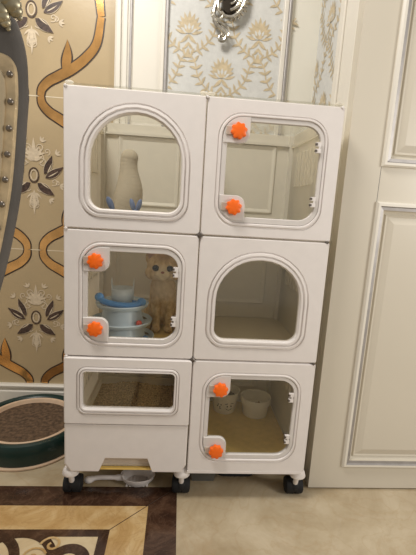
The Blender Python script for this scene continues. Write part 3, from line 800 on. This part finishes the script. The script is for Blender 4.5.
# ------------------------------------------------------------------ under the cabinet
sc = thing('litter_scoop', 'white slotted litter scoop lying on the floor under the cabinet', 'scoop', (.15, .075, 0))
b = bmesh.new()
pts = spline([(.056, .080, .016), (.082, .083, .022), (.12, .080, .026), (.168, .088, .020)], 5); tube(b, pts, [.010]*3+[.0075]*(len(pts)-6)+[.010]*3, 12)
ball(b, (.055, .080, .016), .012, 1.3, 1, .9)
obj('handle', b, WHITE, sc, smooth=True)
b = bmesh.new(); n = 18
def sl(r, z): return [(.213+r*.056*math.cos(2*PI*q/n), .092+r*.04*math.sin(2*PI*q/n)) for q in range(n)], z
stack(b, [sl(.72, .003), sl(1, .022), sl(1.04, .030), sl(1.0, .031), sl(.94, .024), sl(.68, .006)], cap0=True, P=lambda u, v, d: (u, v, d+.0)); 
for q in range(-3, 4): box(b, .213+q*.011-.003, .213+q*.011+.003, .092-.026, .092+.026, .003, .0065)
obj('scoop_bowl', b, WHITE, sc, smooth=True)
b = bmesh.new(); x0, x1, y0, y1 = .39, .475, .095, .22
Lo = lambda e, z: ([(x0+e, y0+e), (x1-e, y0+e), (x1-e, y1-e), (x0+e, y1-e)], z)
stack(b, [Lo(.006, .0), Lo(0, .034), Lo(.004, .034), Lo(.009, .004)], cap0=True, cap1=True, P=lambda u, v, d: (u, v, d))
tag(center(obj('tray', b, GREY)), 'small grey tray on the floor under the cabinet', 'tray')
b = bmesh.new(); stack(b, [(rrect(.55, .175, .068, .05, .03), 0.0), (rrect(.55, .175, .07, .052, .03), .01), (rrect(.55, .175, .066, .048, .03), .022)], cap0=True, cap1=True, P=lambda u, v, d: (u, v, d))
tag(center(obj('floor_pad', b, DGREY)), 'flat charcoal pad on the floor beside the small grey tray', 'pad')

# ------------------------------------------------------------------ round scratcher on the left
gx, gy = -.222, .335
g = thing('cat_scratcher', 'round dark green cat scratcher with cream lip and brown textured pad', 'cat scratcher', (gx, gy, 0))
b = bmesh.new(); lathe(b, [(0, 0), (.195, 0), (.201, .003), (.201, .008), (.19, .010), (0, .010)], gx, gy, 64); o = obj('base', b, LIP, g, smooth=True); o['label'] = 'cream base rim'
b = bmesh.new(); lathe(b, [(.150, .011), (.193, .011), (.199, .04), (.2, .075), (.195, .087), (.186, .091), (.176, .089), (.168, .082), (.164, .07), (.150, .06)], gx, gy, 64); obj('tub', b, GREEN, g, smooth=True)
b = bmesh.new(); lathe(b, [(.150, .066), (.169, .074), (.168, .083), (.162, .086), (.156, .083), (.150, .070)], gx, gy, 64); o = obj('lip', b, LIP, g, smooth=True); o['label'] = 'cream lip'
b = bmesh.new(); lathe(b, [(.156, .03), (.156, .070), (.12, .0705), (.06, .071), (0, .071)], gx, gy, 64); o = obj('pad', b, PAD, g); o['label'] = 'brown scratching pad'

# ------------------------------------------------------------------ silver scroll ornament on the wallpaper
orn = thing('wall_ornament', 'antique silver scrolled ornament hanging on the wallpaper above the cabinet', 'ornament', (.46, YB-.0085, BZ+1.45))
b = bmesh.new(); yo = YB-.030; zc = BZ
def sp3(p2, r, yy=0): tube(b, spline([(x, yo-yy, zc+z) for x, z in p2], 6), r, 10)
def taper(p2, r0, r1, yy=0):
    P = spline([(x, yo-yy, zc+z) for x, z in p2], 7); n = len(P)
    tube(b, P, [r0+(r1-r0)*q/(n-1) for q in range(n)], 10)
taper([(.512, 1.66), (.516, 1.61), (.512, 1.57), (.497, 1.54), (.472, 1.52), (.445, 1.52), (.43, 1.532)], .0085, .006, .010)
taper([(.498, 1.65), (.501, 1.61), (.496, 1.575), (.482, 1.552), (.462, 1.540)], .0065, .005, .014)
taper([(.486, 1.64), (.487, 1.60), (.478, 1.572), (.462, 1.562)], .005, .004, .012)
taper([(.428, 1.65), (.432, 1.615), (.445, 1.592), (.462, 1.590), (.470, 1.602), (.462, 1.613)], .009, .005, .006)
taper([(.438, 1.59), (.418, 1.575), (.405, 1.55), (.402, 1.525), (.412, 1.508), (.428, 1.510), (.434, 1.524), (.425, 1.534)], .009, .0055, .006)
taper([(.416, 1.565), (.417, 1.54), (.427, 1.522)], .005, .004, .014)
taper([(.404, 1.515), (.414, 1.492), (.432, 1.478), (.446, 1.466), (.452, 1.452), (.444, 1.438), (.430, 1.438), (.427, 1.450), (.436, 1.456)], .0095, .0055, .004)
taper([(.416, 1.50), (.436, 1.492), (.455, 1.482), (.463, 1.466), (.460, 1.452)], .0055, .004, .010)
for x, z in ((.428, 1.528), (.437, 1.453), (.463, 1.605)): ball(b, (x, yo-.010, zc+z), .0075)
for q in range(8):      # leaf lobes along the outer curve
    a = math.radians(-78+q*13); ball(b, (.455+.064*math.cos(a), yo-.004, zc+1.577+.066*math.sin(a)), .0085, 1.3, .6, .55, rot=Matrix.Rotation(-a, 3, 'Y'))
for q in range(5):
    a = math.radians(150+q*22); ball(b, (.428+.028*math.cos(a), yo-.002, zc+1.53+.040*math.sin(a)), .008, 1.2, .6, .6, rot=Matrix.Rotation(-a, 3, 'Y'))
obj('scrollwork', b, SILVERC, orn, smooth=True)
b = bmesh.new()
stack(b, [(rrect(.458, zc+1.575, .028, .045, .026), YB-.0085), (rrect(.458, zc+1.575, .024, .04, .022), YB-.034)], cap0=True, cap1=True)
o = obj('back_plate', b, mat('tarnished_silver', (.05, .04, .03, 1), .4, .8), orn, smooth=True); o['label'] = 'dark tarnished backing'

# ------------------------------------------------------------------ studded chair at the left edge
ch = thing('upholstered_chair', 'high-backed grey velvet chair with cream upholstery and pewter studs, cut by the left edge', 'chair', (-.17, -.62, 0))
CX, CY = -.174, -.45
prof = [(1.225, .10), (1.22, .17), (1.195, .218), (1.145, .239), (1.08, .2425), (1.04, .240), (.948, .231), (.87, .217), (.78, .195), (.65, .155), (.52, .12)]
prof = [(v.x, v.y) for v in spline([(z, h, 0) for z, h in prof], 5)]
def out(k, dz=0):
    zt, zb = 1.215, .52; zm = 1.0
    R = []
    for z, h in prof:
        # inset by k along both directions
        hh = max(h-k, .01); zz = z-k*max(0, (z-1.08)/(1.215-1.08))**1.0*1.1+k*max(0, (.62-z)/.1)*.8
        R.append((hh, zz))
    return [(CX+h, z) for h, z in R]+[(CX-h, z) for h, z in reversed(R)]
b = bmesh.new()
stack(b, [(out(.004), CY+.022), (out(0), CY+.016), (out(0), CY+.006), (out(.004), CY), (out(.012), CY-.004)], cap0=True, cap1=True)
bk = obj('backrest', b, VELVET, ch, smooth=True, angle=40)
b = bmesh.new(); k1, k2 = .0085, .0265
def low(k, top): return [(x, min(z, top)) for x, z in out(k)]
TOPZ = 1.130
def cush(k):   # upholstered field: narrower top than the frame
    L = []
    for x, z in out(k):
        s = 1 if x > CX else -1; h = abs(x-CX)
        zz = z
        if z > 1.06:
            tq = min(1, (z-1.06)/(1.215-1.06)); zz = 1.06+(TOPZ-k-1.06+.013)*math.sin(tq*PI/2)**.75
        L.append((x, zz))
    return L
stack(b, [(cush(k1), CY-.002), (cush(k1+.002), CY-.009), (cush(k1+.006), CY-.010), (cush(k2), CY-.008), (cush(k2), CY-.002)])
o = obj('trim_border', b, BEAD, bk, smooth=True); o['label'] = 'champagne border band'
b = bmesh.new(); stack(b, [(cush(k2-.003), CY-.003), (cush(k2-.001), CY-.011), (cush(k2+.004), CY-.014), (cush(k2+.03), CY-.017)], cap1=True)
o = obj('back_cushion', b, UPH, bk, smooth=True); o['label'] = 'cream upholstered field'
# studs along the border
L = [Vector((x, 0, z)) for x, z in cush((k1+k2)/2-.001)]
acc = 0; last = None; spots = []
for a, c in zip(L, L[1:]):
    seg = (c-a).length
    while acc <= seg and seg > 0:
        spots.append(a.lerp(c, acc/seg)); acc += .0385
    acc -= seg
for p in spots:
    b = bmesh.new(); ball(b, (p.x, CY-.011, p.z), .005, 1, .7, 1, 12, 8); obj('stud', b, STUD, bk, smooth=True)
# carved crest
b = bmesh.new()
for (dx, z, a, l, wd) in ((.155, 1.225, 20, .05, .014), (.165, 1.235, -55, .055, .014), (.185, 1.235, -25, .05, .013), (.12, 1.25, 80, .06, .016), (.14, 1.245, 45, .055, .014), (.10, 1.235, -100, .06, .016), (.06, 1.26, 90, .06, .018), (0, 1.27, 90, .09, .02), (.21, 1.232, -60, .06, .017), (.19, 1.225, -15, .05, .016), (.205, 1.215, -70, .055, .013), (.185, 1.215, -95, .05, .014), (.17, 1.225, -120, .05, .013), (.20, 1.23, 25, .045, .013)):
    for s in ((-1, 1) if dx else (1,)):
        an = math.radians(a); c = V((CX+s*dx, CY-.008, z)); dv = V((s*math.cos(an), 0, math.sin(an)))
        for q in range(8):
            tt = q/7; ball(b, c+dv*l*tt+V((0, -.008*math.sin(PI*tt), 0)), wd*(math.sin(PI*(tt*.8+.15))**.7), 1, .8, 1, 10, 8)
tube(b, [(CX-.16, CY+.01, 1.22), (CX, CY+.01, 1.235), (CX+.16, CY+.01, 1.22)], .016)
o = obj('crest', b, CARVE, bk, smooth=True); o['label'] = 'carved silver gilt leaf crest'
b = bmesh.new(); SX, SY = CX-.075, CY-.25
stack(b, [(rrect(SX, SY, .17, .22, .05), .40), (rrect(SX, SY, .18, .235, .05), .41), (rrect(SX, SY, .18, .235, .05), .45), (rrect(SX, SY, .16, .2, .05), .485)], cap0=True, cap1=True, P=lambda u, v, d: (u, v, d))
obj('seat', b, UPH, ch, smooth=True, angle=40)
b = bmesh.new(); box(b, CX-.10, CX+.10, CY+.002, CY+.02, .42, .56); obj('back_support', b, VELVET, ch)
for s in (-1, 1):
    for yy in (-.19, .19):
        b = bmesh.new(); tube(b, [(SX+s*.14, SY+yy, .405), (SX+s*.145, SY+yy, .3), (SX+s*.135, SY+yy, .12), (SX+s*.14, SY+yy*1.05, 0)], [.026, .02, .015, .013], 14); obj('leg', b, VELVET, ch, smooth=True)
